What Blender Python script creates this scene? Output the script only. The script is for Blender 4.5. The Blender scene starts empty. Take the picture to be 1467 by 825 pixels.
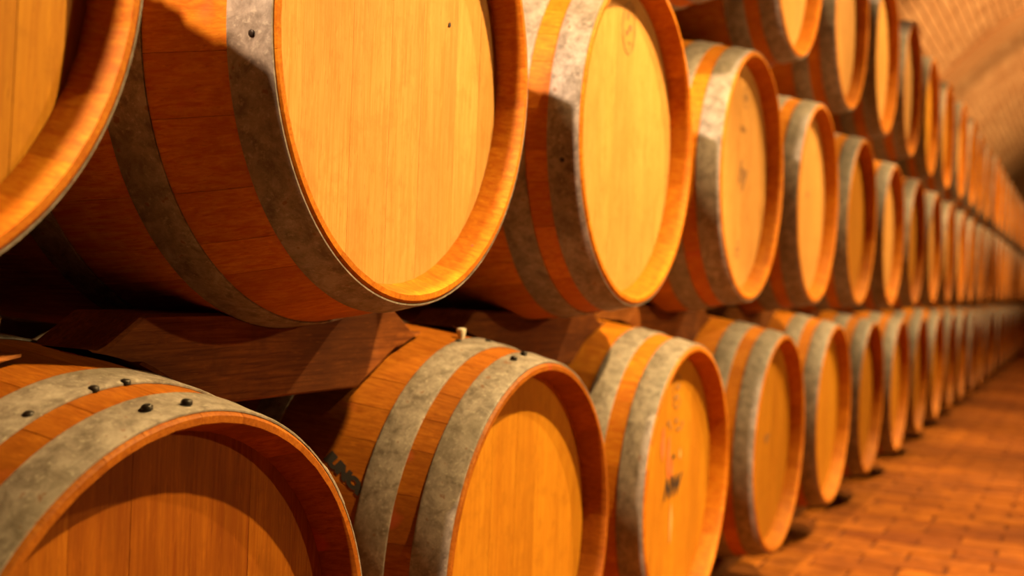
import bpy, bmesh, math, random
from mathutils import Vector, Matrix
random.seed(7)
R = math.radians
C = bpy.context.scene.collection
S = bpy.context.scene

# ------------------------------------------------------------------ camera
FPX, YAW, PITCH, ROLL = 1699.43, 0.449043, -0.011051, 0.045077
H0 = 0.80                                   # camera height above the floor
Fv = Vector((math.cos(YAW) * math.cos(PITCH), math.sin(YAW) * math.cos(PITCH), math.sin(PITCH)))
Rv = Fv.cross(Vector((0, 0, 1))).normalized(); Uv = Rv.cross(Fv)
Rr = Rv * math.cos(ROLL) + Uv * math.sin(ROLL); Ur = Uv * math.cos(ROLL) - Rv * math.sin(ROLL)
cam_d = bpy.data.cameras.new('camera'); cam = bpy.data.objects.new('camera', cam_d); C.objects.link(cam)
m = Matrix.Identity(4)
for i in range(3):
    m[i][0] = Rr[i]; m[i][1] = Ur[i]; m[i][2] = -Fv[i]
m[2][3] = H0
cam.matrix_world = m
cam_d.sensor_width = 36; cam_d.lens = FPX / 1467 * 36; cam_d.clip_start = 0.02; cam_d.clip_end = 200
cam_d.dof.use_dof = True; cam_d.dof.focus_distance = 1.27; cam_d.dof.aperture_fstop = 3.9
S.camera = cam
def project(p):
    p = Vector(p) - Vector((0, 0, H0)); d = p.dot(Fv)
    if d <= 0.05: return None
    return 733.5 + FPX * p.dot(Rr) / d, 412.5 - FPX * p.dot(Ur) / d, d

# ------------------------------------------------------------------ world, light, exposure
w = bpy.data.worlds.new('cellar_dark'); S.world = w; w.use_nodes = True
w.node_tree.nodes['Background'].inputs[0].default_value = (1.0, 0.45, 0.15, 1)
w.node_tree.nodes['Background'].inputs[1].default_value = 0.0
S.view_settings.view_transform = 'Standard'; S.view_settings.look = 'None'
S.view_settings.gamma = 1; S.view_settings.use_curve_mapping = False
S.view_settings.exposure = 0.50
S.cycles.use_denoising = True
S.cycles.max_bounces = 5; S.cycles.diffuse_bounces = 1
LAMP_COL = (1.0, 0.71, 0.30)
def lamp(x, y, z, power, target, cone=120, size=0.05, col=LAMP_COL):
    """a spot with a small bright source, for cellar lamps and added vault light"""
    d = bpy.data.lights.new('spot_lamp', 'SPOT'); d.energy = power; d.color = col; d.shadow_soft_size = size
    d.spot_size = math.radians(cone); d.spot_blend = 0.35
    o = bpy.data.objects.new('spot_lamp', d); o.location = (x, y, z); C.objects.link(o)
    o.rotation_euler = (Vector(target) - Vector((x, y, z))).to_track_quat('-Z', 'Y').to_euler()
# a track of shaded lamps along the aisle, all tipped back towards the near end
for q_, pw in enumerate((560, 315, 330, 290, 215, 140, 95, 65, 50, 40)):
    lx = 1.95 + 1.6 * q_
    lamp(lx, -0.70, 3.0, pw, (lx - (0.55 if q_ == 0 else 0.75), 0.45, 0.8), 66, 0.03)
# a lamp high above the near end, shining along the rows
lamp(-1.55, 0.64, 3.42, 1150, (2.9, 0.73, 0.7), 42, 0.05, (1.0, 0.72, 0.46))
# weaker lamps on the wall across the aisle
lamp(3.4, -3.2, 1.9, 170, (2.0, 0.7, 0.7), 70, 0.04)
# unseen spots added to brighten the vault, not lamps of the cellar
for lx, pw in ((7.0, 500), (11.0, 600), (15.5, 460), (19.0, 180)):
    lamp(lx, -2.6, 2.1, pw, (lx + 1.2, 0.6, 3.6), 95)

# outlines of the lettering, made while the scene is still small
def make_text(txt, size, shear=0.0, bold=0.0):
    cu = bpy.data.curves.new('stamp', 'FONT'); cu.body = txt; cu.size = size; cu.align_x = 'CENTER'; cu.align_y = 'CENTER'
    cu.shear = shear; cu.offset = bold; cu.resolution_u = 3; cu.fill_mode = 'FRONT'
    o = bpy.data.objects.new('stamp', cu); C.objects.link(o)
    me = bpy.data.meshes.new_from_object(o.evaluated_get(bpy.context.evaluated_depsgraph_get()))
    V = [v.co.copy() for v in me.vertices]; Fc = [tuple(p.vertices) for p in me.polygons]
    bpy.data.objects.remove(o); bpy.data.curves.remove(cu); bpy.data.meshes.remove(me)
    return V, Fc
TEXTS = {k: make_text(*k) for k in (('ooo', 0.030, 0.0, 0.0), ('hy', 0.075, 0.3, 0.002), ('-. -_.', 0.060, 0.2, 0.002), ('NW', 0.058, 0.35, 0.0022), ('IUNOr', 0.019, 0, 0.0019))}

# ------------------------------------------------------------------ materials
def newmat(name):
    mt = bpy.data.materials.new(name); mt.use_nodes = True
    nt = mt.node_tree; b = nt.nodes['Principled BSDF']
    return mt, nt, b
def N(nt, t, **kw):
    n = nt.nodes.new(t)
    for k, v in kw.items(): setattr(n, k, v)
    return n
def mix(nt, fac, a, b, typ='MIX'):
    n = nt.nodes.new('ShaderNodeMix'); n.data_type = 'RGBA'; n.blend_type = typ
    for sock, v in ((n.inputs[0], fac), (n.inputs[6], a), (n.inputs[7], b)):
        if isinstance(v, bpy.types.NodeSocket): nt.links.new(v, sock)
        elif isinstance(v, (int, float)): sock.default_value = v
        else: sock.default_value = (*v, 1)
    return n.outputs[2]
def ramp(nt, src, stops):
    r = nt.nodes.new('ShaderNodeValToRGB'); el = r.color_ramp.elements
    while len(el) < len(stops): el.new(0.5)
    for e, (p, c) in zip(el, stops):
        e.position = p; e.color = (c, c, c, 1) if isinstance(c, (int, float)) else (*c, 1)
    nt.links.new(src, r.inputs[0]); return r.outputs[0]
def coords(nt, scale, rnd=True, kind='Object'):
    tc = N(nt, 'ShaderNodeTexCoord'); out = tc.outputs[kind]
    if rnd:
        oi = N(nt, 'ShaderNodeObjectInfo'); mm = N(nt, 'ShaderNodeVectorMath', operation='MULTIPLY_ADD')
        cb = N(nt, 'ShaderNodeCombineXYZ')
        for i in range(3): nt.links.new(oi.outputs['Random'], cb.inputs[i])
        nt.links.new(cb.outputs[0], mm.inputs[0]); mm.inputs[1].default_value = (9.1, 13.7, 17.3)
        nt.links.new(out, mm.inputs[2]); out = mm.outputs[0]
    mp = N(nt, 'ShaderNodeMapping'); mp.inputs['Scale'].default_value = scale
    nt.links.new(out, mp.inputs['Vector']); return mp.outputs[0]
def noise(nt, vec, scale, detail=4, rough=0.55, dist=0.0):
    n = N(nt, 'ShaderNodeTexNoise'); n.inputs['Scale'].default_value = scale; n.inputs['Detail'].default_value = detail
    n.inputs['Roughness'].default_value = rough; n.inputs['Distortion'].default_value = dist
    nt.links.new(vec, n.inputs['Vector']); return n.outputs['Fac']
def bump(nt, b, h, strength, dist=0.002):
    n = N(nt, 'ShaderNodeBump'); n.inputs['Strength'].default_value = strength; n.inputs['Distance'].default_value = dist
    nt.links.new(h, n.inputs['Height']); nt.links.new(n.outputs[0], b.inputs['Normal'])

def wood(name, light, dark, axis, vary=0.18, blotch=0.35, rough=0.55, stain=None, stain_lo=0.66, fleck=0.25):
    """oak: long grain along `axis` (0 x, 1 y, 2 z) in object space"""
    mt, nt, b = newmat(name)
    sc = [1, 1, 1]; sc[axis] = 0.045
    v = coords(nt, tuple(sc)); v1 = coords(nt, (1, 1, 1))
    g = noise(nt, v, 210, 5, 0.6, 0.6)
    gcol = mix(nt, ramp(nt, g, [(0.32, 0.0), (0.72, 1.0)]), dark, light)
    sb = [1, 1, 1]; sb[axis] = 0.35
    bl = noise(nt, coords(nt, tuple(sb)), 9, 4, 0.6)
    c = mix(nt, ramp(nt, bl, [(0.30, blotch), (0.62, 0.0)]), gcol, tuple(x * 0.62 for x in dark))
    sf = [1, 1, 1]; sf[axis] = 0.12
    fl = noise(nt, coords(nt, tuple(sf)), 330, 2, 0.5)
    c = mix(nt, ramp(nt, fl, [(0.60, 0.0), (0.72, fleck)]), c, tuple(min(1, x * 1.25) for x in light))
    pores = noise(nt, coords(nt, tuple(sf)), 480, 1, 0.4)
    c = mix(nt, ramp(nt, pores, [(0.66, 0.0), (0.76, 0.34)]), c, tuple(x * 0.4 for x in dark))
    oi = N(nt, 'ShaderNodeObjectInfo')
    tint = ramp(nt, oi.outputs['Random'], [(0.0, (1 - vary, 1 - vary * 1.4, 1 - vary * 1.6)), (1.0, (1, 1, 1))])
    c = mix(nt, 1.0, c, tint, 'MULTIPLY')
    md = noise(nt, v1, 28, 5, 0.7)
    c = mix(nt, ramp(nt, md, [(0.50, 0.0), (0.72, 0.65)]), c, tuple(x * 0.75 for x in dark))
    if stain:
        sn = noise(nt, v1, 11, 3, 0.5)
        c = mix(nt, ramp(nt, sn, [(stain_lo, 0.0), (stain_lo + 0.09, 0.5)]), c, stain)
    nt.links.new(c, b.inputs['Base Color']); b.inputs['Roughness'].default_value = rough
    b.inputs['Specular IOR Level'].default_value = 0.12
    bump(nt, b, g, 0.25, 0.0008)
    return mt
M = {}
M['head_pale'] = wood('oak_head_pale', (0.720, 0.362, 0.1000), (0.570, 0.252, 0.0500), 2, vary=0.10, blotch=0.40)
M['head_orange'] = wood('oak_head_orange', (0.600, 0.258, 0.0150), (0.460, 0.165, 0.0080), 2, vary=0.14, blotch=0.45)
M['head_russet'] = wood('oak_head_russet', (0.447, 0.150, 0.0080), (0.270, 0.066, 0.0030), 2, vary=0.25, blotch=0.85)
M['stave'] = wood('oak_stave', (0.700, 0.275, 0.0150), (0.480, 0.115, 0.0036), 1, vary=0.16, blotch=0.5, stain=(0.477, 0.066, 0.0308), stain_lo=0.68)
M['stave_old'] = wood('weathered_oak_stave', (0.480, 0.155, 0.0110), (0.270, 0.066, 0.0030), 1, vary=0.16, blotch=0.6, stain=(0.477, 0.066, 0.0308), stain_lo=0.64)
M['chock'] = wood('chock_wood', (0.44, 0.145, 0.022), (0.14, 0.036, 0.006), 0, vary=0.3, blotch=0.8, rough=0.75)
M['beam'] = wood('beam_wood', (0.25, 0.09, 0.02), (0.12, 0.04, 0.01), 0, rough=0.8)
M['peg'] = wood('pale_peg_wood', (0.85, 0.72, 0.52), (0.75, 0.6, 0.4), 2, vary=0.02, blotch=0.1)

def flat(name, col, rough=0.6, metal=0.0):
    mt, nt, b = newmat(name)
    v = coords(nt, (1, 1, 1)); n = noise(nt, v, 60, 3)
    c = mix(nt, ramp(nt, n, [(0.35, 0.0), (0.7, 1.0)]), tuple(x * 0.75 for x in col), col)
    nt.links.new(c, b.inputs['Base Color'])
    b.inputs['Roughness'].default_value = rough; b.inputs['Metallic'].default_value = metal
    return mt
M['nail'] = flat('dark_nail', (0.035, 0.025, 0.018), 0.45, 0.6)
M['rivet'] = flat('dull_rivet', (0.16, 0.12, 0.08), 0.5, 0.6)
M['ink'] = flat('black_ink', (0.020, 0.012, 0.008), 0.7)
M['ink_faded'] = flat('faded_ink', (0.34, 0.15, 0.035), 0.7)
M['ink_red'] = flat('red_stain', (0.75, 0.10, 0.03), 0.6)
M['ink_pink'] = flat('pink_stain', (0.72, 0.17, 0.045), 0.6)
M['ink_pale'] = flat('pale_smear', (0.80, 0.40, 0.12), 0.7)

def hoopmat():
    mt, nt, b = newmat('galvanised_hoop')
    v = coords(nt, (1, 1, 1)); n1 = noise(nt, v, 45, 6, 0.7, 0.4); n2 = noise(nt, v, 160, 5, 0.65); n3 = noise(nt, v, 9, 3, 0.5)
    c = mix(nt, ramp(nt, n1, [(0.36, 0.0), (0.64, 1.0)]), (0.125, 0.090, 0.064), (0.325, 0.258, 0.205))
    c = mix(nt, ramp(nt, n2, [(0.55, 0.0), (0.70, 0.55)]), c, (0.493, 0.416, 0.323))
    c = mix(nt, ramp(nt, n3, [(0.52, 0.0), (0.70, 0.6)]), c, (0.139, 0.104, 0.062))
    sp = noise(nt, v, 90, 2, 0.4)
    c = mix(nt, ramp(nt, sp, [(0.69, 0.0), (0.73, 0.7)]), c, (0.169, 0.062, 0.019))
    nt.links.new(c, b.inputs['Base Color'])
    b.inputs['Metallic'].default_value = 0.0; b.inputs['Specular IOR Level'].default_value = 0.45
    nt.links.new(ramp(nt, n1, [(0.3, 0.62), (0.7, 0.46)]), b.inputs['Roughness'])
    bump(nt, b, n2, 0.25, 0.0008)
    return mt
M['hoop'] = hoopmat()

def brickmat(name, a, bcol, dark, sc):
    mt, nt, b = newmat(name)
    tc = N(nt, 'ShaderNodeNewGeometry')
    at = N(nt, 'ShaderNodeAttribute'); at.attribute_name = 'tone'
    oi = N(nt, 'ShaderNodeObjectInfo')
    ad = N(nt, 'ShaderNodeMath', operation='ADD'); nt.links.new(at.outputs['Fac'], ad.inputs[0]); nt.links.new(oi.outputs['Random'], ad.inputs[1])
    fr = N(nt, 'ShaderNodeMath', operation='FRACT'); nt.links.new(ad.outputs[0], fr.inputs[0])
    c = mix(nt, fr.outputs[0], a, bcol)
    mp = N(nt, 'ShaderNodeMapping'); nt.links.new(tc.outputs['Position'], mp.inputs['Vector'])
    n = noise(nt, mp.outputs[0], sc, 5, 0.65); n2 = noise(nt, mp.outputs[0], 1.3, 4, 0.6)
    c = mix(nt, ramp(nt, n, [(0.35, 0.55), (0.6, 0.0)]), c, dark)
    c = mix(nt, ramp(nt, n2, [(0.42, 0.0), (0.66, 0.6)]), c, dark)
    nt.links.new(c, b.inputs['Base Color']); b.inputs['Roughness'].default_value = 0.8; b.inputs['Specular IOR Level'].default_value = 0.12
    bump(nt, b, n, 0.4, 0.003)
    return mt
M['vault_brick'] = brickmat('vault_brick', (0.76, 0.40, 0.20), (0.58, 0.27, 0.12), (0.42, 0.17, 0.07), 22)
M['paver'] = brickmat('floor_brick', (0.46, 0.135, 0.009), (0.26, 0.065, 0.004), (0.10, 0.020, 0.002), 14)
M['mortar'] = brickmat('mortar', (0.34, 0.15, 0.06), (0.30, 0.13, 0.05), (0.22, 0.09, 0.03), 30)
M['joint'] = brickmat('floor_joint', (0.16, 0.045, 0.006), (0.14, 0.035, 0.005), (0.08, 0.02, 0.003), 30)

# ------------------------------------------------------------------ helpers
def mesh(name, verts, faces, mat, smooth=None):
    me = bpy.data.meshes.new(name); me.from_pydata([tuple(v) for v in verts], [], faces); me.update()
    bm = bmesh.new(); bm.from_mesh(me); bmesh.ops.recalc_face_normals(bm, faces=bm.faces); bm.to_mesh(me); bm.free()
    me.materials.append(M[mat] if isinstance(mat, str) else mat)
    if smooth is not None:
        for p in me.polygons: p.use_smooth = True
        me.set_sharp_from_angle(angle=R(smooth))
    return me
def link(name, me, parent=None, loc=(0, 0, 0), rot=(0, 0, 0)):
    o = bpy.data.objects.new(name, me); C.objects.link(o); o.location = loc; o.rotation_euler = rot
    if parent: o.parent = parent
    return o
def tag(o, label, cat, group=None):
    o['label'] = label; o['category'] = cat
    if group: o['group'] = group
def struct(o): o['kind'] = 'structure'; return o
def boxv(x0, x1, y0, y1, z0, z1):
    return [(x0, y0, z0), (x1, y0, z0), (x1, y1, z0), (x0, y1, z0), (x0, y0, z1), (x1, y0, z1), (x1, y1, z1), (x0, y1, z1)]
BOXF = [(0, 3, 2, 1), (4, 5, 6, 7), (0, 1, 5, 4), (1, 2, 6, 5), (2, 3, 7, 6), (3, 0, 4, 7)]
def chamfered(lx, ly, lz, c):
    """brick centred on the origin in x/y, bottom at z=0, chamfered top edges; 9 faces"""
    hx, hy = lx / 2, ly / 2
    v = [(-hx, -hy, 0), (hx, -hy, 0), (hx, hy, 0), (-hx, hy, 0), (-hx, -hy, lz - c), (hx, -hy, lz - c), (hx, hy, lz - c), (-hx, hy, lz - c),
         (-hx + c, -hy + c, lz), (hx - c, -hy + c, lz), (hx - c, hy - c, lz), (-hx + c, hy - c, lz)]
    f = [(0, 1, 5, 4), (1, 2, 6, 5), (2, 3, 7, 6), (3, 0, 4, 7), (4, 5, 9, 8), (5, 6, 10, 9), (6, 7, 11, 10), (7, 4, 8, 11), (8, 9, 10, 11)]
    return v, f

# ------------------------------------------------------------------ the cellar shell
X0, X1 = -4.0, 24.0
VC = (-0.90, 1.10); VR = 2.90               # vault axis (y, z) and radius
YL = 1.80; YR = -3.60                       # wall behind the stack, wall across the aisle
zs = VC[1] + math.sqrt(VR ** 2 - (YL - VC[0]) ** 2)
fl = struct(link('floor', mesh('floor', boxv(X0, X1, YR, YL, -0.12, -0.007), BOXF, 'joint')))
struct(link('wall_left', mesh('wall_left', boxv(X0, X1, YL, YL + 0.3, -0.12, zs + 0.1), BOXF, 'mortar')))
struct(link('wall_right', mesh('wall_right', boxv(X0, X1, YR - 0.3, YR, -0.12, zs + 0.1), BOXF, 'joint')))
struct(link('wall_far', mesh('wall_far', boxv(X1, X1 + 0.3, YR - 0.3, YL + 0.3, -0.12, 4.2), BOXF, 'mortar')))
struct(link('wall_near', mesh('wall_near', boxv(X0 - 0.3, X0, YR - 0.3, YL + 0.3, -0.12, 4.2), BOXF, 'joint')))
a0 = math.atan2(zs - VC[1], YL - VC[0]); a1 = math.pi - a0
def vault_shell(x0, x1, r0, r1, n=64, name='ceiling', mat='mortar'):
    v, f = [], []
    for i in range(n + 1):
        a = a0 + (a1 - a0) * i / n
        for x, r in ((x0, r0), (x1, r0), (x1, r1), (x0, r1)):
            v.append((x, VC[0] + r * math.cos(a), VC[1] + r * math.sin(a)))
    for i in range(n):
        p = 4 * i
        for k in range(4): f.append((p + k, p + (k + 1) % 4, p + 4 + (k + 1) % 4, p + 4 + k))
    f += [(0, 1, 2, 3), (4 * n, 4 * n + 1, 4 * n + 2, 4 * n + 3)]
    return mesh(name, v, f, mat, 30)
ceil = struct(link('ceiling', vault_shell(X0, X1, VR, VR + 0.25)))
RIBX0, RIBX1 = 12.2, 12.95
rib = struct(link('trim_1', vault_shell(RIBX0, RIBX1, VR - 0.04, VR, name='trim_1', mat='vault_brick')))

def lay(cells, proto, mname, place, parent, visible, limit=300, extra=None):
    """cells: list of (u, v); the largest visible ones become objects, the rest one stuff mesh"""
    v0, f0 = proto
    score = []
    for c in cells:
        M4 = place(c); s = visible(M4)
        if s is not None: score.append((s, c, M4))
    score.sort(key=lambda t: -t[0]); near = score[:limit]; keep = {t[1] for t in near}
    me = mesh('brick', v0, f0, mname)
    for s, c, M4 in near:
        o = bpy.data.objects.new('brick', me); C.objects.link(o); o.parent = parent; o.matrix_local = M4
    V, Fc, tone = [], [], []
    for c in cells:
        if c in keep: continue
        M4 = place(c); b = len(V); V += [M4 @ Vector(p) for p in v0]; Fc += [tuple(b + i for i in q) for q in f0]
        tone += [random.random()] * len(v0)
    m2 = bpy.data.meshes.new('brick'); m2.from_pydata(V, [], Fc); m2.materials.append(M[mname]); m2.update()
    at = m2.attributes.new('tone', 'FLOAT', 'POINT'); at.data.foreach_set('value', tone)
    o = link('brick', m2, parent); o['kind'] = 'stuff'
def jit(c, s):
    r = random.Random(c[0] * 7919 + c[1] * 104729 + s); return r.uniform(-1, 1), r.uniform(-1, 1), r.uniform(-1, 1)
# floor bricks, long side across the aisle
def place_floor(c):
    i, j = c; a, b, d = jit(c, 1)
    x = 0.06 + i * 0.118 - 1.0; y = YR + 0.12 + j * 0.238 + (0.119 if i % 2 else 0)
    return Matrix.Translation((x + a * 0.002, y + b * 0.003, -0.05 + d * 0.0018)) @ Matrix.Rotation(a * 0.012, 4, 'Z') @ Matrix.Rotation(b * 0.012, 4, 'X') @ Matrix.Rotation(d * 0.012, 4, 'Y')
def vis_floor(M4):
    p = M4 @ Vector((0, 0, 0.05))
    if p.y > 0.95: return None
    q = project(p)
    if q is None or not (1010 < q[0] < 1500 and 430 < q[1] < 850): return None
    return 1 / q[2]
cells = [(i, j) for i in range(0, 200) for j in range(0, 22)]
lay(cells, chamfered(0.109, 0.229, 0.05, 0.004), 'paver', place_floor, fl, vis_floor)
# vault bricks, courses run along the cellar
DA = 0.078 / VR
def place_vault(c):
    i, j = c; a, b, d = jit(c, 2)
    x = X0 + 0.2 + i * 0.255 + (0.127 if j % 2 else 0); an = a0 + 0.02 + j * DA
    n = Vector((0, -math.cos(an), -math.sin(an))); t = Vector((0, -math.sin(an), math.cos(an)))
    p = Vector((x, VC[0], VC[1])) - n * (VR + 0.012 + d * 0.003)
    M4 = Matrix.Identity(4)
    for k in range(3): M4[k][0] = (1, 0, 0)[k]; M4[k][1] = t[k]; M4[k][2] = n[k]; M4[k][3] = p[k]
    return M4 @ Matrix.Rotation(a * 0.02, 4, 'X') @ Matrix.Rotation(b * 0.012, 4, 'Y')
def vis_vault(M4):
    p = M4 @ Vector((0, 0, 0)); q = project(p)
    if q is None or not (1270 < q[0] < 1480 and -12 < q[1] < 320): return None
    if q[1] > (q[0] - 1290) * 1.62 + 12: return None
    if RIBX0 - 0.1 < p.x < RIBX1 + 0.1: return None
    return 1 / q[2]
nj = int((a1 - a0 - 0.03) / DA)
cells = [(i, j) for i in range(0, 109) for j in range(0, nj + 1)]
lay(cells, chamfered(0.245, 0.068, 0.028, 0.004), 'vault_brick', place_vault, ceil, vis_vault)

# ------------------------------------------------------------------ barrels
LEN, RB, RE, RIN = 0.94, 0.345, 0.287, 0.267
def rad(y): u = 2 * y / LEN - 1; return RB - (RB - RE) * u * u
YS = [0, 0.004, 0.02, 0.039, 0.0391, 0.06, 0.10, 0.15, 0.21, 0.28, 0.36, 0.47]
YS = YS + [LEN - y for y in reversed(YS[:-1])]
def rin(y):
    e = min(y, LEN - y)
    if e < 0.0395: return 0.2775 - (0.0115 if e > 0.03 else 0.0115 * e / 0.04)
    return rad(y) - 0.024
def stave_mesh(w, name='stave'):
    """one stave, mid line at angle 90 deg (straight up), half angle w"""
    V, Fc = [], []
    c = 0.0014
    for y in YS:
        ro = rad(y) - (0.003 if y in (0, LEN) else 0); ri = rin(y)
        for a, r in ((-w, ro - 0.0005), (-w + c, ro), (-w * 0.35, ro), (w * 0.35, ro), (w - c, ro), (w, ro - 0.0005), (w, ri), (0, ri), (-w, ri)):
            V.append((-r * math.sin(a), y, r * math.cos(a)))
    n = 9
    for i in range(len(YS) - 1):
        for k in range(n): Fc.append((i * n + k, i * n + (k + 1) % n, (i + 1) * n + (k + 1) % n, (i + 1) * n + k))
    Fc += [tuple(range(n)), tuple(range((len(YS) - 1) * n, len(YS) * n))]
    return mesh(name, V, Fc, 'stave', 40)
ST_W = [0.0823, 0.1044, 0.1275]                 # three stave half widths (radians)
ST_ME = [stave_mesh(w_ - 0.0002) for w_ in ST_W]
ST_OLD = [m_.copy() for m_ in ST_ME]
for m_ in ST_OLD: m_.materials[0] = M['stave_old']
def stave_angles(seed):
    """thirty staves of three widths in a shuffled order"""
    rr = random.Random(seed)
    s = [0] * 9 + [1] * 12 + [2] * 9; rr.shuffle(s)
    tot = sum(2 * ST_W[k] for k in s)
    out, a = [], rr.uniform(0, 6.28); sc = 2 * math.pi / tot
    for k in s:
        a += ST_W[k] * sc; out.append((a, k)); a += ST_W[k] * sc
    return out
LAYS = [stave_angles(i) for i in range(5)]
def body_mesh(seed):
    V, Fc = [], []
    for a, k in LAYS[seed]:
        me = ST_ME[k]; b = len(V); ca, sa = math.cos(a), math.sin(a)
        V += [(v.co.x * ca + v.co.z * sa, v.co.y, -v.co.x * sa + v.co.z * ca) for v in me.vertices]
        Fc += [tuple(b + i for i in p.vertices) for p in me.polygons]
    return mesh('staves', V, Fc, 'stave', 40)
BODY = [body_mesh(i) for i in range(2)]

# heads: vertical boards clipped to the circle
def board_mesh(xa, xb, mat, th=0.022, r=RIN + 0.003):
    g = 0.00006; out = []
    n = 10
    xs = [xa + g + (xb - xa - 2 * g) * i / n for i in range(n + 1)]
    top = [(x, math.sqrt(max(r * r - x * x, 1e-5))) for x in xs]
    loop = top + [(x, -z) for x, z in reversed(top)]
    c = 0.0002
    xm, hw = (xa + xb) / 2, (xb - xa) / 2 - g
    def ins(x, z): return (xm + (x - xm) * (hw - c) / hw, z * (1 - c / r))
    V = [(ins(x, z)[0], 0, ins(x, z)[1]) for x, z in loop] + [(x, c, z) for x, z in loop] + [(x, th, z) for x, z in loop]
    m_ = len(loop); Fc = [tuple(range(m_)), tuple(range(2 * m_, 3 * m_))]
    for q in range(2):
        for i in range(m_): Fc.append((q * m_ + i, q * m_ + (i + 1) % m_, (q + 1) * m_ + (i + 1) % m_, (q + 1) * m_ + i))
    return mesh('head_board', V, Fc, mat)
HEADX = [[-0.2665, -0.190, -0.118, -0.046, 0.034, 0.121, 0.196, 0.2665], [-0.2665, -0.185, -0.092, -0.010, 0.062, 0.150, 0.215, 0.2665]]
HEAD_ME = {(mt, i): [board_mesh(a, b, mt) for a, b in zip(xs, xs[1:])] for mt in ('head_pale', 'head_orange', 'head_russet') for i, xs in enumerate(HEADX)}
def joined_head(mt, i):
    V, Fc = [], []
    for me in HEAD_ME[(mt, i)]:
        b = len(V); V += [tuple(v.co) for v in me.vertices]; Fc += [tuple(b + k for k in p.vertices) for p in me.polygons]
    return mesh('barrel_head', V, Fc, mt)
HEAD_J = {k: joined_head(*k) for k in HEAD_ME}

def hoop_mesh(y0, y1, seg=120, off=0.0):
    V, Fc = [], []
    ys = [y0, y0 + 0.003, (y0 + y1) / 2, y1 - 0.003, y1]; t = 0.0026
    prof = [(y, rad(y) + 0.0004 + off) for y in ys] + [(y, rad(y) + off + t + (0.0006 if k in (1, 3) else -0.0004 if k in (0, 4) else 0)) for k, y in reversed(list(enumerate(ys)))]
    n = len(prof)
    for i in range(seg):
        a = 2 * math.pi * i / seg
        for y, r in prof: V.append((r * math.cos(a), y, r * math.sin(a)))
    for i in range(seg):
        for k in range(n):
            j = (i + 1) % seg; Fc.append((i * n + k, i * n + (k + 1) % n, j * n + (k + 1) % n, j * n + k))
    return mesh('hoop', V, Fc, 'hoop', 50)
def lap_mesh(y0, y1, span=0.26):
    V, Fc = [], []; n = 8
    for i in range(n + 1):
        a = math.pi / 2 - span / 2 + span * i / n; taper = 0.004 if i in (0, n) else 0
        for y, dr in ((y0 + 0.001 + taper, 0.002), (y0 + 0.003 + taper, 0.0052), (y1 - 0.003 - taper, 0.0052), (y1 - 0.001 - taper, 0.002)):
            r = rad(y) + dr; V.append((r * math.cos(a), y, r * math.sin(a)))
    for i in range(n):
        for k in range(4): Fc.append((4 * i + k, 4 * i + (k + 1) % 4, 4 * i + 4 + (k + 1) % 4, 4 * i + 4 + k))
    Fc += [(0, 1, 2, 3), (4 * n, 4 * n + 1, 4 * n + 2, 4 * n + 3)]
    return mesh('hoop_lap', V, Fc, 'hoop', 50)
def dome(r, h, mat, name='rivet'):
    V, Fc = [], []; n = 10
    for rr, z in ((1.0, -0.002), (1.0, 0.25 * h), (0.8, 0.7 * h), (0.4, h)):
        for i in range(n): V.append((rr * r * math.cos(6.2832 * i / n), rr * r * math.sin(6.2832 * i / n), z))
    for k in range(3):
        for i in range(n): Fc.append((k * n + i, k * n + (i + 1) % n, (k + 1) * n + (i + 1) % n, (k + 1) * n + i))
    Fc += [tuple(range(n)), tuple(range(3 * n, 4 * n))]
    return mesh(name, V, Fc, mat, 60)
RIV_SMALL = dome(0.0045, 0.0016, 'rivet'); RIV_DARK = dome(0.0036, 0.0012, 'nail'); NAIL = dome(0.0054, 0.0032, 'nail', 'hoop_nail')
def on_barrel(me, name, par, deg, dy, off=0.003):
    a = R(deg); r = rad(dy) + off
    zb = RB if par.type == 'EMPTY' else 0
    return link(name, me, par, (r * math.cos(a), dy, zb + r * math.sin(a)), (0, math.pi / 2 - a, 0))

HO = {'std': [(0.003, 0.051), (0.086, 0.134), (0.285, 0.330)], 'wide': [(0.002, 0.048), (0.140, 0.190), (0.300, 0.345)]}
HOOPS = {}
for k, hs in HO.items():
    full = hs + [(LEN - b, LEN - a) for a, b in reversed(hs)]
    HOOPS[k] = [(h, hoop_mesh(*h), lap_mesh(*h)) for h in full]
HOOPS_FAR = [hoop_mesh(*h, seg=64) for h in HO['std']]

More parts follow.
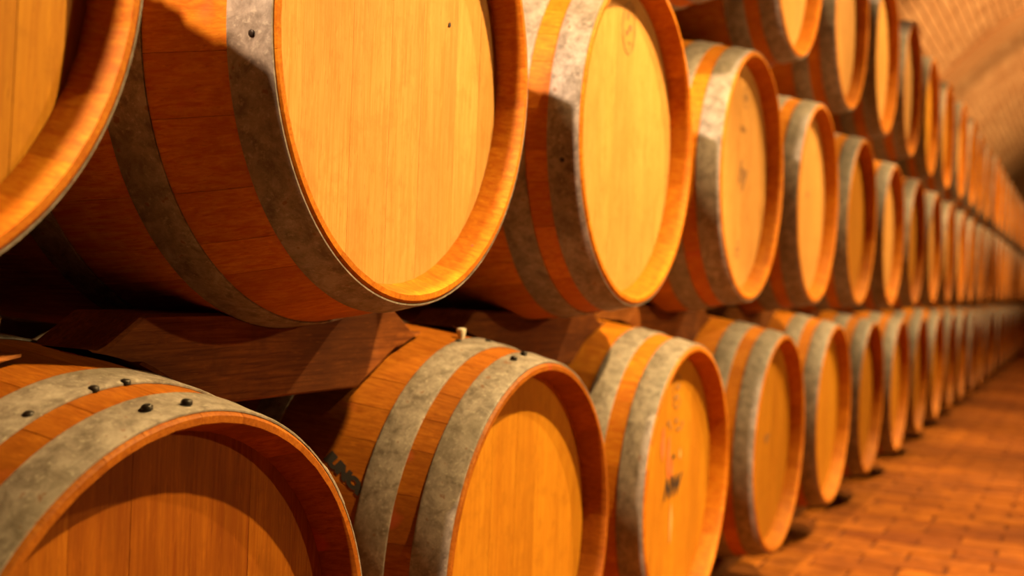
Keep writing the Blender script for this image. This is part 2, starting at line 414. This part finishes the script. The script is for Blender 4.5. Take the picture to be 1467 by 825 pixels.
def make_barrel(center, label, group, detail, head, hk='std', seed=0, roll=0.0, edge=0.0, lap_deg=None, old=False):
    """center: axis position at the front rim plane"""
    up = Vector((math.sin(roll), 0, math.cos(roll)))
    e = bpy.data.objects.new('wine_barrel', None); C.objects.link(e); e.empty_display_size = 0.1
    e.location = Vector(center) - up * RB; e.rotation_euler = (0, roll, 0)
    tag(e, label, 'barrel', group)
    cz = (0, 0, RB)
    rr = random.Random(seed * 31 + 5)
    if detail:
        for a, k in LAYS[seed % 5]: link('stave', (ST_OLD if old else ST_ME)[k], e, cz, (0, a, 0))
        for me in HEAD_ME[(head, seed % 2)]:
            link('head_board', me, e, (0, 0.040 + rr.uniform(-0.0002, 0.0002), RB))
        link('rear_head', HEAD_J[(head, 0)], e, (0, LEN - 0.062, RB))
        for n_, ((y0, y1), hm, lm) in enumerate(HOOPS[hk]):
            h = link('hoop', hm, e, cz)
            ld = 5 + rr.uniform(-25, 40)
            lp = link('hoop_lap', lm, h, (0, 0, 0), (0, R(90 - ld), 0))
            for s in (-1, 1):
                o = on_barrel(RIV_DARK if n_ == 0 else RIV_SMALL, 'rivet', h, ld + s * 4.6, (y0 + y1) / 2, 0.005)
    else:
        link('staves', BODY[seed % 2], e, cz)
        link('barrel_head', HEAD_J[(head, seed % 2)], e, (0, 0.040, RB))
        for hm in HOOPS_FAR: link('hoop', hm, e, cz)
    return e

D = 0.70721; P = 0.76320
BASE = {'M': (0.44722, 0.24089), 'L': (0.85798, -0.41124), 'U': (3.11354, 0.87734)}
OFF = {('L', 0): (-0.0081, -0.0135, 0.0037), ('L', 1): (0.0063, -0.0066, 0.0107), ('L', 2): (-0.0074, -0.0059, 0.0069), ('L', 3): (0.0075, -0.0039, -0.0023), ('L', 4): (-0.0002, 0.0089, -0.0006), ('L', 5): (0.0005, 0.005, 0.0017), ('L', 6): (0.0004, 0.0026, -0.0006), ('L', 7): (0.0002, 0.004, 0.0021), ('L', 8): (0.0008, 0.0094, 0.0018),
       ('M', 0): (0.0087, 0.0015, -0.0036), ('M', 1): (0.0004, 0.0073, 0.003), ('M', 2): (-0.0034, 0.0043, -0.0009), ('M', 3): (-0.0001, 0.0118, -0.005), ('M', 4): (-0.0058, 0.0037, -0.0044), ('M', 5): (0.0004, -0.0036, -0.0022), ('M', 6): (0.0001, -0.0128, -0.0015), ('M', 7): (0.0, -0.0079, -0.0009), ('M', 8): (-0.0003, -0.0044, 0.0021),
       ('U', 0): (-0.0029, 0.0148, -0.0051), ('U', 1): (0.0028, -0.0109, -0.0066), ('U', 2): (0.0, 0.0034, -0.003), ('U', 3): (-0.0007, 0.0064, -0.0002), ('U', 4): (0.0006, -0.0091, 0.0025), ('U', 5): (0.0002, -0.0045, 0.0021)}
def centre(row, k):
    bx, bz = BASE[row]; o = OFF.get((row, k))
    if o is None:
        rr = random.Random(ord(row) * 100 + k); o = (rr.uniform(-.005, .005), rr.uniform(-.004, .006), rr.uniform(-.006, .006))
    return (bx + k * P + o[0], D + o[2], H0 + bz + o[1])
ORD = ['first', 'second', 'third', 'fourth', 'fifth', 'sixth', 'seventh', 'eighth', 'ninth', 'tenth', 'eleventh', 'twelfth', 'thirteenth', 'fourteenth', 'fifteenth', 'sixteenth', 'seventeenth', 'eighteenth', 'nineteenth', 'twentieth', 'twenty-first', 'twenty-second', 'twenty-third', 'twenty-fourth']
LAB = {('M', 0): 'oak wine barrel cut by the top left corner, only rim and head showing',
       ('M', 1): 'large sharp oak barrel with clean pale head and dark wide-set hoops',
       ('M', 2): 'oak barrel with faint oval stamp at top of head, right of the sharp one',
       ('M', 3): 'oak barrel in middle row with small dark script mark at middle of pale head',
       ('M', 4): 'fifth oak barrel from the left in the middle row, bright grey hoop, plain head',
       ('L', 0): 'russet-headed barrel in the bottom left corner with nailed grey hoops',
       ('L', 1): 'floor-row barrel with plain orange head and white peg behind its hoop',
       ('L', 2): 'floor-row barrel with stamped head, pink stain and dark lettering',
       ('L', 3): 'floor-row barrel with one small dark mark at middle of orange head',
       ('L', 4): 'fifth oak barrel from the left on the floor, beside lit brick floor',
       ('U', 0): 'leftmost barrel of the top row, pale head bottom and two hoops in view'}
RN = {'M': 'middle row', 'L': 'floor row', 'U': 'top row'}
BAR = {}
def build(row, k):
    c = centre(row, k)
    lab = LAB.get((row, k))
    if lab is None:
        if k < 0: lab = 'oak barrel of the %s lying outside the left or top edge of the picture' % RN[row]
        elif k < 24: lab = ('blurred oak barrel, %s from the left in the %s' if k < 9 else 'small blurred far barrel, %s from the left in the %s') % (ORD[k], RN[row])
        else: lab = 'tiny blurred barrel at the far right end of the %s, past the twelfth' % RN[row]
    det = (row == 'M' and 0 <= k <= 4) or (row == 'L' and 0 <= k <= 4) or (row == 'U' and 0 <= k <= 1)
    head = {'M': 'head_pale', 'L': 'head_orange', 'U': 'head_pale'}[row]
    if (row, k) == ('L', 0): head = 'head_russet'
    if (row, k) == ('M', 0): head = 'head_orange'
    if (row, k) in (('M', 5), ('M', 7), ('L', 5)): head = 'head_orange'
    if row == 'U' and k > 2 and k % 3: head = 'head_orange'
    lap = None
    if (row, k) == ('L', 0): lap = [95, 102, 120]
    if (row, k) == ('L', 1): lap = [92, 84, 120]
    if (row, k) == ('M', 1): lap = [180, 60, 100]
    if (row, k) == ('M', 2): lap = [166, 60, 100]
    sd = (k + {'M': 0, 'L': 2, 'U': 4}[row]) % 5
    BAR[(row, k)] = make_barrel(c, lab, 'oak barrels stacked in the %s' % RN[row], det, head,
                                'wide' if (row, k) == ('M', 1) else 'std', sd, random.Random(k * 3 + ord(row)).uniform(-0.03, 0.03), lap_deg=lap, old=(row == 'L' and k < 2))
for k in range(-1, 24): build('M', k)
for k in range(-1, 24): build('L', k)
for k in range(-1, 21): build('U', k)

# ---- nails on the corner barrel's and its neighbour's hoops (sub-parts of the hoops)
def hoops_of(b): return [c for c in b.children if c.name.startswith('hoop')]
h0 = hoops_of(BAR[('L', 0)])
for deg, dy in ((98.7, 0.089), (91.5, 0.080), (111.8, 0.094)): on_barrel(NAIL, 'hoop_nail', h0[1], deg, max(dy, 0.0885), 0.0022)
for deg, dy in ((99.2, 0.0247), (91.2, 0.0162)): on_barrel(NAIL, 'hoop_nail', h0[0], deg, dy, 0.0055)
h1 = hoops_of(BAR[('L', 1)])
for deg, dy in ((98.8, 0.0328), (91.0, 0.036)): on_barrel(NAIL, 'hoop_nail', h1[0], deg, dy, 0.0055)
for deg, dy in ((97.0, 0.131), (86.5, 0.110)): on_barrel(NAIL, 'hoop_nail', h1[1], deg, dy, 0.0022)
def peg_mesh():
    V, Fc = [], []; n = 14
    for r, z in ((0.0050, -0.004), (0.0056, 0.002), (0.0070, 0.009), (0.0075, 0.0135), (0.0068, 0.0155), (0.003, 0.0162)):
        for i in range(n): V.append((r * math.cos(6.2832 * i / n), r * math.sin(6.2832 * i / n), z))
    for k in range(5):
        for i in range(n): Fc.append((k * n + i, k * n + (i + 1) % n, (k + 1) * n + (i + 1) % n, (k + 1) * n + i))
    Fc += [tuple(range(n)), tuple(range(5 * n, 6 * n))]
    return mesh('peg', V, Fc, 'peg', 40)
pg = on_barrel(peg_mesh(), 'peg', BAR[('L', 1)], 91.5, 0.142, 0.0); pg['label'] = 'small white wooden peg'

# ---- bungs on top of the near floor barrels
BUNG = dome(0.026, 0.012, 'peg', 'bung')
for k in range(0, 5): on_barrel(BUNG, 'bung', BAR[('L', k)], 90, 0.47, 0.0)

# ------------------------------------------------------------------ stamps and lettering
def text_mesh(txt, size, shear=0.0, bold=0.0):
    return TEXTS[(txt, size, shear, bold)]
def on_head(parts, barrel, x, z, mat, name='stamp', th=0.0003):
    """parts: [(verts2d, faces)] laid on the face of the head"""
    V, Fc = [], []
    for vs, fs in parts:
        b = len(V); V += [(p[0], -0.0011, p[1]) for p in vs]; Fc += [tuple(b + i for i in f) for f in fs]
    me = bpy.data.meshes.new(name); me.from_pydata(V, [], Fc); me.materials.append(M[mat]); me.update()
    return link(name, me, barrel, (x, 0.040, RB + z))
def ring2d(rx, rz, t, n=40, cx=0, cz=0, a0_=0, a1_=360):
    vs, fs = [], []
    for i in range(n + 1):
        a = R(a0_ + (a1_ - a0_) * i / n)
        vs += [(cx + rx * math.cos(a), cz + rz * math.sin(a)), (cx + (rx - t) * math.cos(a), cz + (rz - t) * math.sin(a))]
    for i in range(n): fs.append((2 * i, 2 * i + 1, 2 * i + 3, 2 * i + 2))
    return vs, fs
def blob2d(cx, cz, rx, rz, seed=0, n=22):
    rr = random.Random(seed); k = [rr.uniform(0, 6.28) for _ in range(3)]
    vs = [(cx + rx * math.cos(a) * (1 + .15 * math.sin(3 * a + k[0]) + .1 * math.sin(5 * a + k[1])), cz + rz * math.sin(a) * (1 + .15 * math.sin(2 * a + k[2]) + .1 * math.sin(4 * a + k[0]))) for a in [6.2832 * i / n for i in range(n)]]
    return vs, [tuple(range(n))]
b = BAR[('M', 2)]
on_head([ring2d(0.034, 0.046, 0.0022), ring2d(0.027, 0.038, 0.001)], b, 0.006, 0.200, 'ink_faded', 'round_stamp')
on_head([blob2d(-0.006, 0.016, 0.006, 0.007, 1), blob2d(0.008, -0.003, 0.008, 0.006, 2), blob2d(-0.008, -0.014, 0.006, 0.005, 3), blob2d(0.004, -0.030, 0.005, 0.003, 4)], b, 0.006, 0.205, 'ink_faded', 'stamp')
b = BAR[('M', 3)]
on_head([ring2d(0.026, 0.026, 0.003), blob2d(0, 0, 0.012, 0.009, 5)], b, 0.03, 0.192, 'ink_faded', 'round_stamp')
on_head([text_mesh('ooo', 0.030)], b, 0.02, 0.118, 'ink_faded')
on_head([text_mesh('hy', 0.075, 0.3, 0.002)], b, 0.03, 0.012, 'ink_faded', 'lettering')
on_head([ring2d(0.020, 0.020, 0.003), blob2d(0, 0, 0.008, 0.006, 6)], b, 0.02, -0.168, 'ink_faded', 'round_stamp')
b = BAR[('L', 2)]
on_head([ring2d(0.032, 0.036, 0.003, a0_=30, a1_=330), blob2d(0.004, 0.010, 0.013, 0.006, 7), blob2d(-0.004, -0.012, 0.012, 0.007, 8)], b, 0.006, 0.190, 'ink_faded', 'round_stamp')
on_head([text_mesh('-. -_.', 0.060, 0.2, 0.002)], b, 0.0, 0.134, 'ink_faded', 'lettering')
on_head([blob2d(0, 0, 0.009, 0.006, 9)], b, -0.004, 0.055, 'ink')
on_head([text_mesh('NW', 0.058, 0.35, 0.0022)], b, -0.008, -0.010, 'ink', 'lettering')
on_head([blob2d(-0.035, 0.055, 0.010, 0.045, 10), blob2d(-0.012, 0.03, 0.008, 0.018, 11), blob2d(-0.075, 0.09, 0.012, 0.03, 12)], b, 0, 0, 'ink_pink', 'pink_stain')
on_head([blob2d(0.040, 0.055, 0.006, 0.010, 13)], b, 0, 0, 'ink_pale', 'pale_smear')
on_head([blob2d(-0.005, -0.085, 0.008, 0.035, 14)], b, 0, 0, 'ink_pale', 'pale_smear')
b = BAR[('L', 3)]
on_head([blob2d(0, 0, 0.018, 0.010, 15), blob2d(0.028, 0.006, 0.008, 0.006, 16)], b, -0.01, 0.01, 'ink_faded')
b = BAR[('M', 4)]
on_head([blob2d(0, 0, 0.014, 0.006, 17)], b, 0.01, 0.03, 'ink_faded')
b = BAR[('M', 1)]
on_head([blob2d(0, 0, 0.0028, 0.0034, 18)], b, 0.126, 0.068, 'ink')
# stencil letters wrapped on the side of the second floor barrel
def wrap_text(txt, barrel, size, a_deg0, dy0, a_deg1, dy1, mat):
    vs, fs = text_mesh(txt, size, 0, 0.0019)
    xs = [v.x for v in vs]; x0, x1 = min(xs), max(xs)
    r = rad((dy0 + dy1) / 2)
    dv = Vector((dy1 - dy0, r * R(a_deg1 - a_deg0))); L_ = dv.length; ux = dv / L_; uy = Vector((-ux.y, ux.x))
    V = []
    for v in vs:
        s = (v.x - x0) / (x1 - x0) * L_; p = ux * s + uy * v.y
        dy = dy0 + p.x; a = R(a_deg0) + p.y / r; rr_ = rad(dy) + 0.0006
        V.append((rr_ * math.cos(a), dy, rr_ * math.sin(a)))
    me = bpy.data.meshes.new('lettering'); me.from_pydata(V, [], fs); me.materials.append(M[mat]); me.update()
    return link('lettering', me, barrel, (0, 0, RB))
for deg_, dy_ , br_ in ((-175.5, 0.022, ('M', 1)), (-167.5, 0.028, ('M', 2))): on_barrel(RIV_DARK, 'rivet', hoops_of(BAR[br_])[0], deg_, dy_, 0.0032)
wrap_text('IUNOr', BAR[('L', 1)], 0.019, 149.0, 0.197, 157.0, 0.128, 'ink')
# red dot on the inner rim of the sharp barrel
a = R(-52); me = dome(0.0035, 0.0006, 'ink_red', 'red_dot')
for v in me.vertices: v.co.z = max(v.co.z, -0.0002)
link('red_dot', me, BAR[('M', 1)], (0.2725 * math.cos(a), 0.018, RB + 0.2725 * math.sin(a)), (0, -math.pi / 2 - a, 0))

# ------------------------------------------------------------------ wooden chocks between the rows
def chock_mesh(cx, cz, lo_l, lo_r, depth=0.10, y0=0.19):
    """outline in x/z around (cx, cz); seat carved for the barrel above, ends resting on the two below"""
    def arc_z_top(x):      # underside of the barrel above
        dx = x - 0.0; r = rad(y0) + 0.001
        return -math.sqrt(r * r - dx * dx) if abs(dx) < r else 9
    zt, zm, zb = -0.308, -0.356, -0.414
    pts = [(-0.240, zt)]
    for i in range(25):
        x = -0.2 + 0.4 * i / 24
        pts.append((x, min(zt, arc_z_top(x))))
    pts += [(0.270, zt), (0.352, zm), (0.262, zb), (-0.225, zb), (-0.318, zm)]
    def clear(p):           # keep clear of the barrels below
        x, z = p; r = rad(y0 + depth / 2) + 0.002
        for lx, lz in (lo_l, lo_r):
            d = math.hypot(x - lx, z - lz)
            if d < r: x, z = lx + (x - lx) * r / d, lz + (z - lz) * r / d
        return x, z
    low = []
    seq = pts[-4:]
    # resample the lower outline so the hollows follow the barrels
    q = [pts[26], pts[27], pts[28], pts[29], pts[30], pts[0]]
    for a_, b_ in zip(q, q[1:]):
        for i in range(6): low.append((a_[0] + (b_[0] - a_[0]) * i / 6, a_[1] + (b_[1] - a_[1]) * i / 6))
    prof = pts[:26] + [clear(p) for p in low]
    n = len(prof); c = 0.003
    mx, mz = 0.0, -0.36
    def ins(p): return (p[0] - c * (1 if p[0] > 0 else -1), p[1] - c * (1 if p[1] > mz else -1))
    V = [(ins(p)[0], y0, ins(p)[1]) for p in prof] + [(p[0], y0 + c, p[1]) for p in prof] + [(p[0], y0 + depth, p[1]) for p in prof]
    Fc = [tuple(range(n)), tuple(range(2 * n, 3 * n))]
    for k in range(2):
        for i in range(n): Fc.append((k * n + i, k * n + (i + 1) % n, (k + 1) * n + (i + 1) % n, (k + 1) * n + i))
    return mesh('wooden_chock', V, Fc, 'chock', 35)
def chock(up, lo1, lo2, label, group):
    u = Vector(centre(*up)); a_ = Vector(centre(*lo1)) - u; b_ = Vector(centre(*lo2)) - u
    me = chock_mesh(0, 0, (a_.x, a_.z), (b_.x, b_.z))
    o = link('wooden_chock', me, None, u); tag(o, label, 'wedge', group)
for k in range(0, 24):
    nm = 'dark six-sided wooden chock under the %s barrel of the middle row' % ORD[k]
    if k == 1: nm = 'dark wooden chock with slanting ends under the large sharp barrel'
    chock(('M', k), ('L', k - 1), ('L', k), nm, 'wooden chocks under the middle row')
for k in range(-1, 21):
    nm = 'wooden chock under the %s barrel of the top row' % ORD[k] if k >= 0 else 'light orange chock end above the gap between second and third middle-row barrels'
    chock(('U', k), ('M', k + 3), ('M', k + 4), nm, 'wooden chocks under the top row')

# ------------------------------------------------------------------ floor beams and wedges carrying the lowest row
ztop = min(centre('L', k)[2] for k in range(-1, 24)) - rad(0.2) - 0.002
for dy, nm in ((0.16, 'long dark timber beam under the front of the floor row'), (0.70, 'long dark timber beam under the back of the floor row')):
    v, f = chamfered(19.4, 0.08, max(ztop, 0.02), 0.004)
    o = link('timber_beam', mesh('timber_beam', v, f + [(3, 2, 1, 0)], 'beam'), None, (9.0, D + dy + 0.04, 0)); tag(o, nm, 'beam', 'beams under the floor row')
print('triangles', sum(len(o.data.polygons) * 2 for o in S.objects if o.type == 'MESH'), 'objects', len(S.objects))
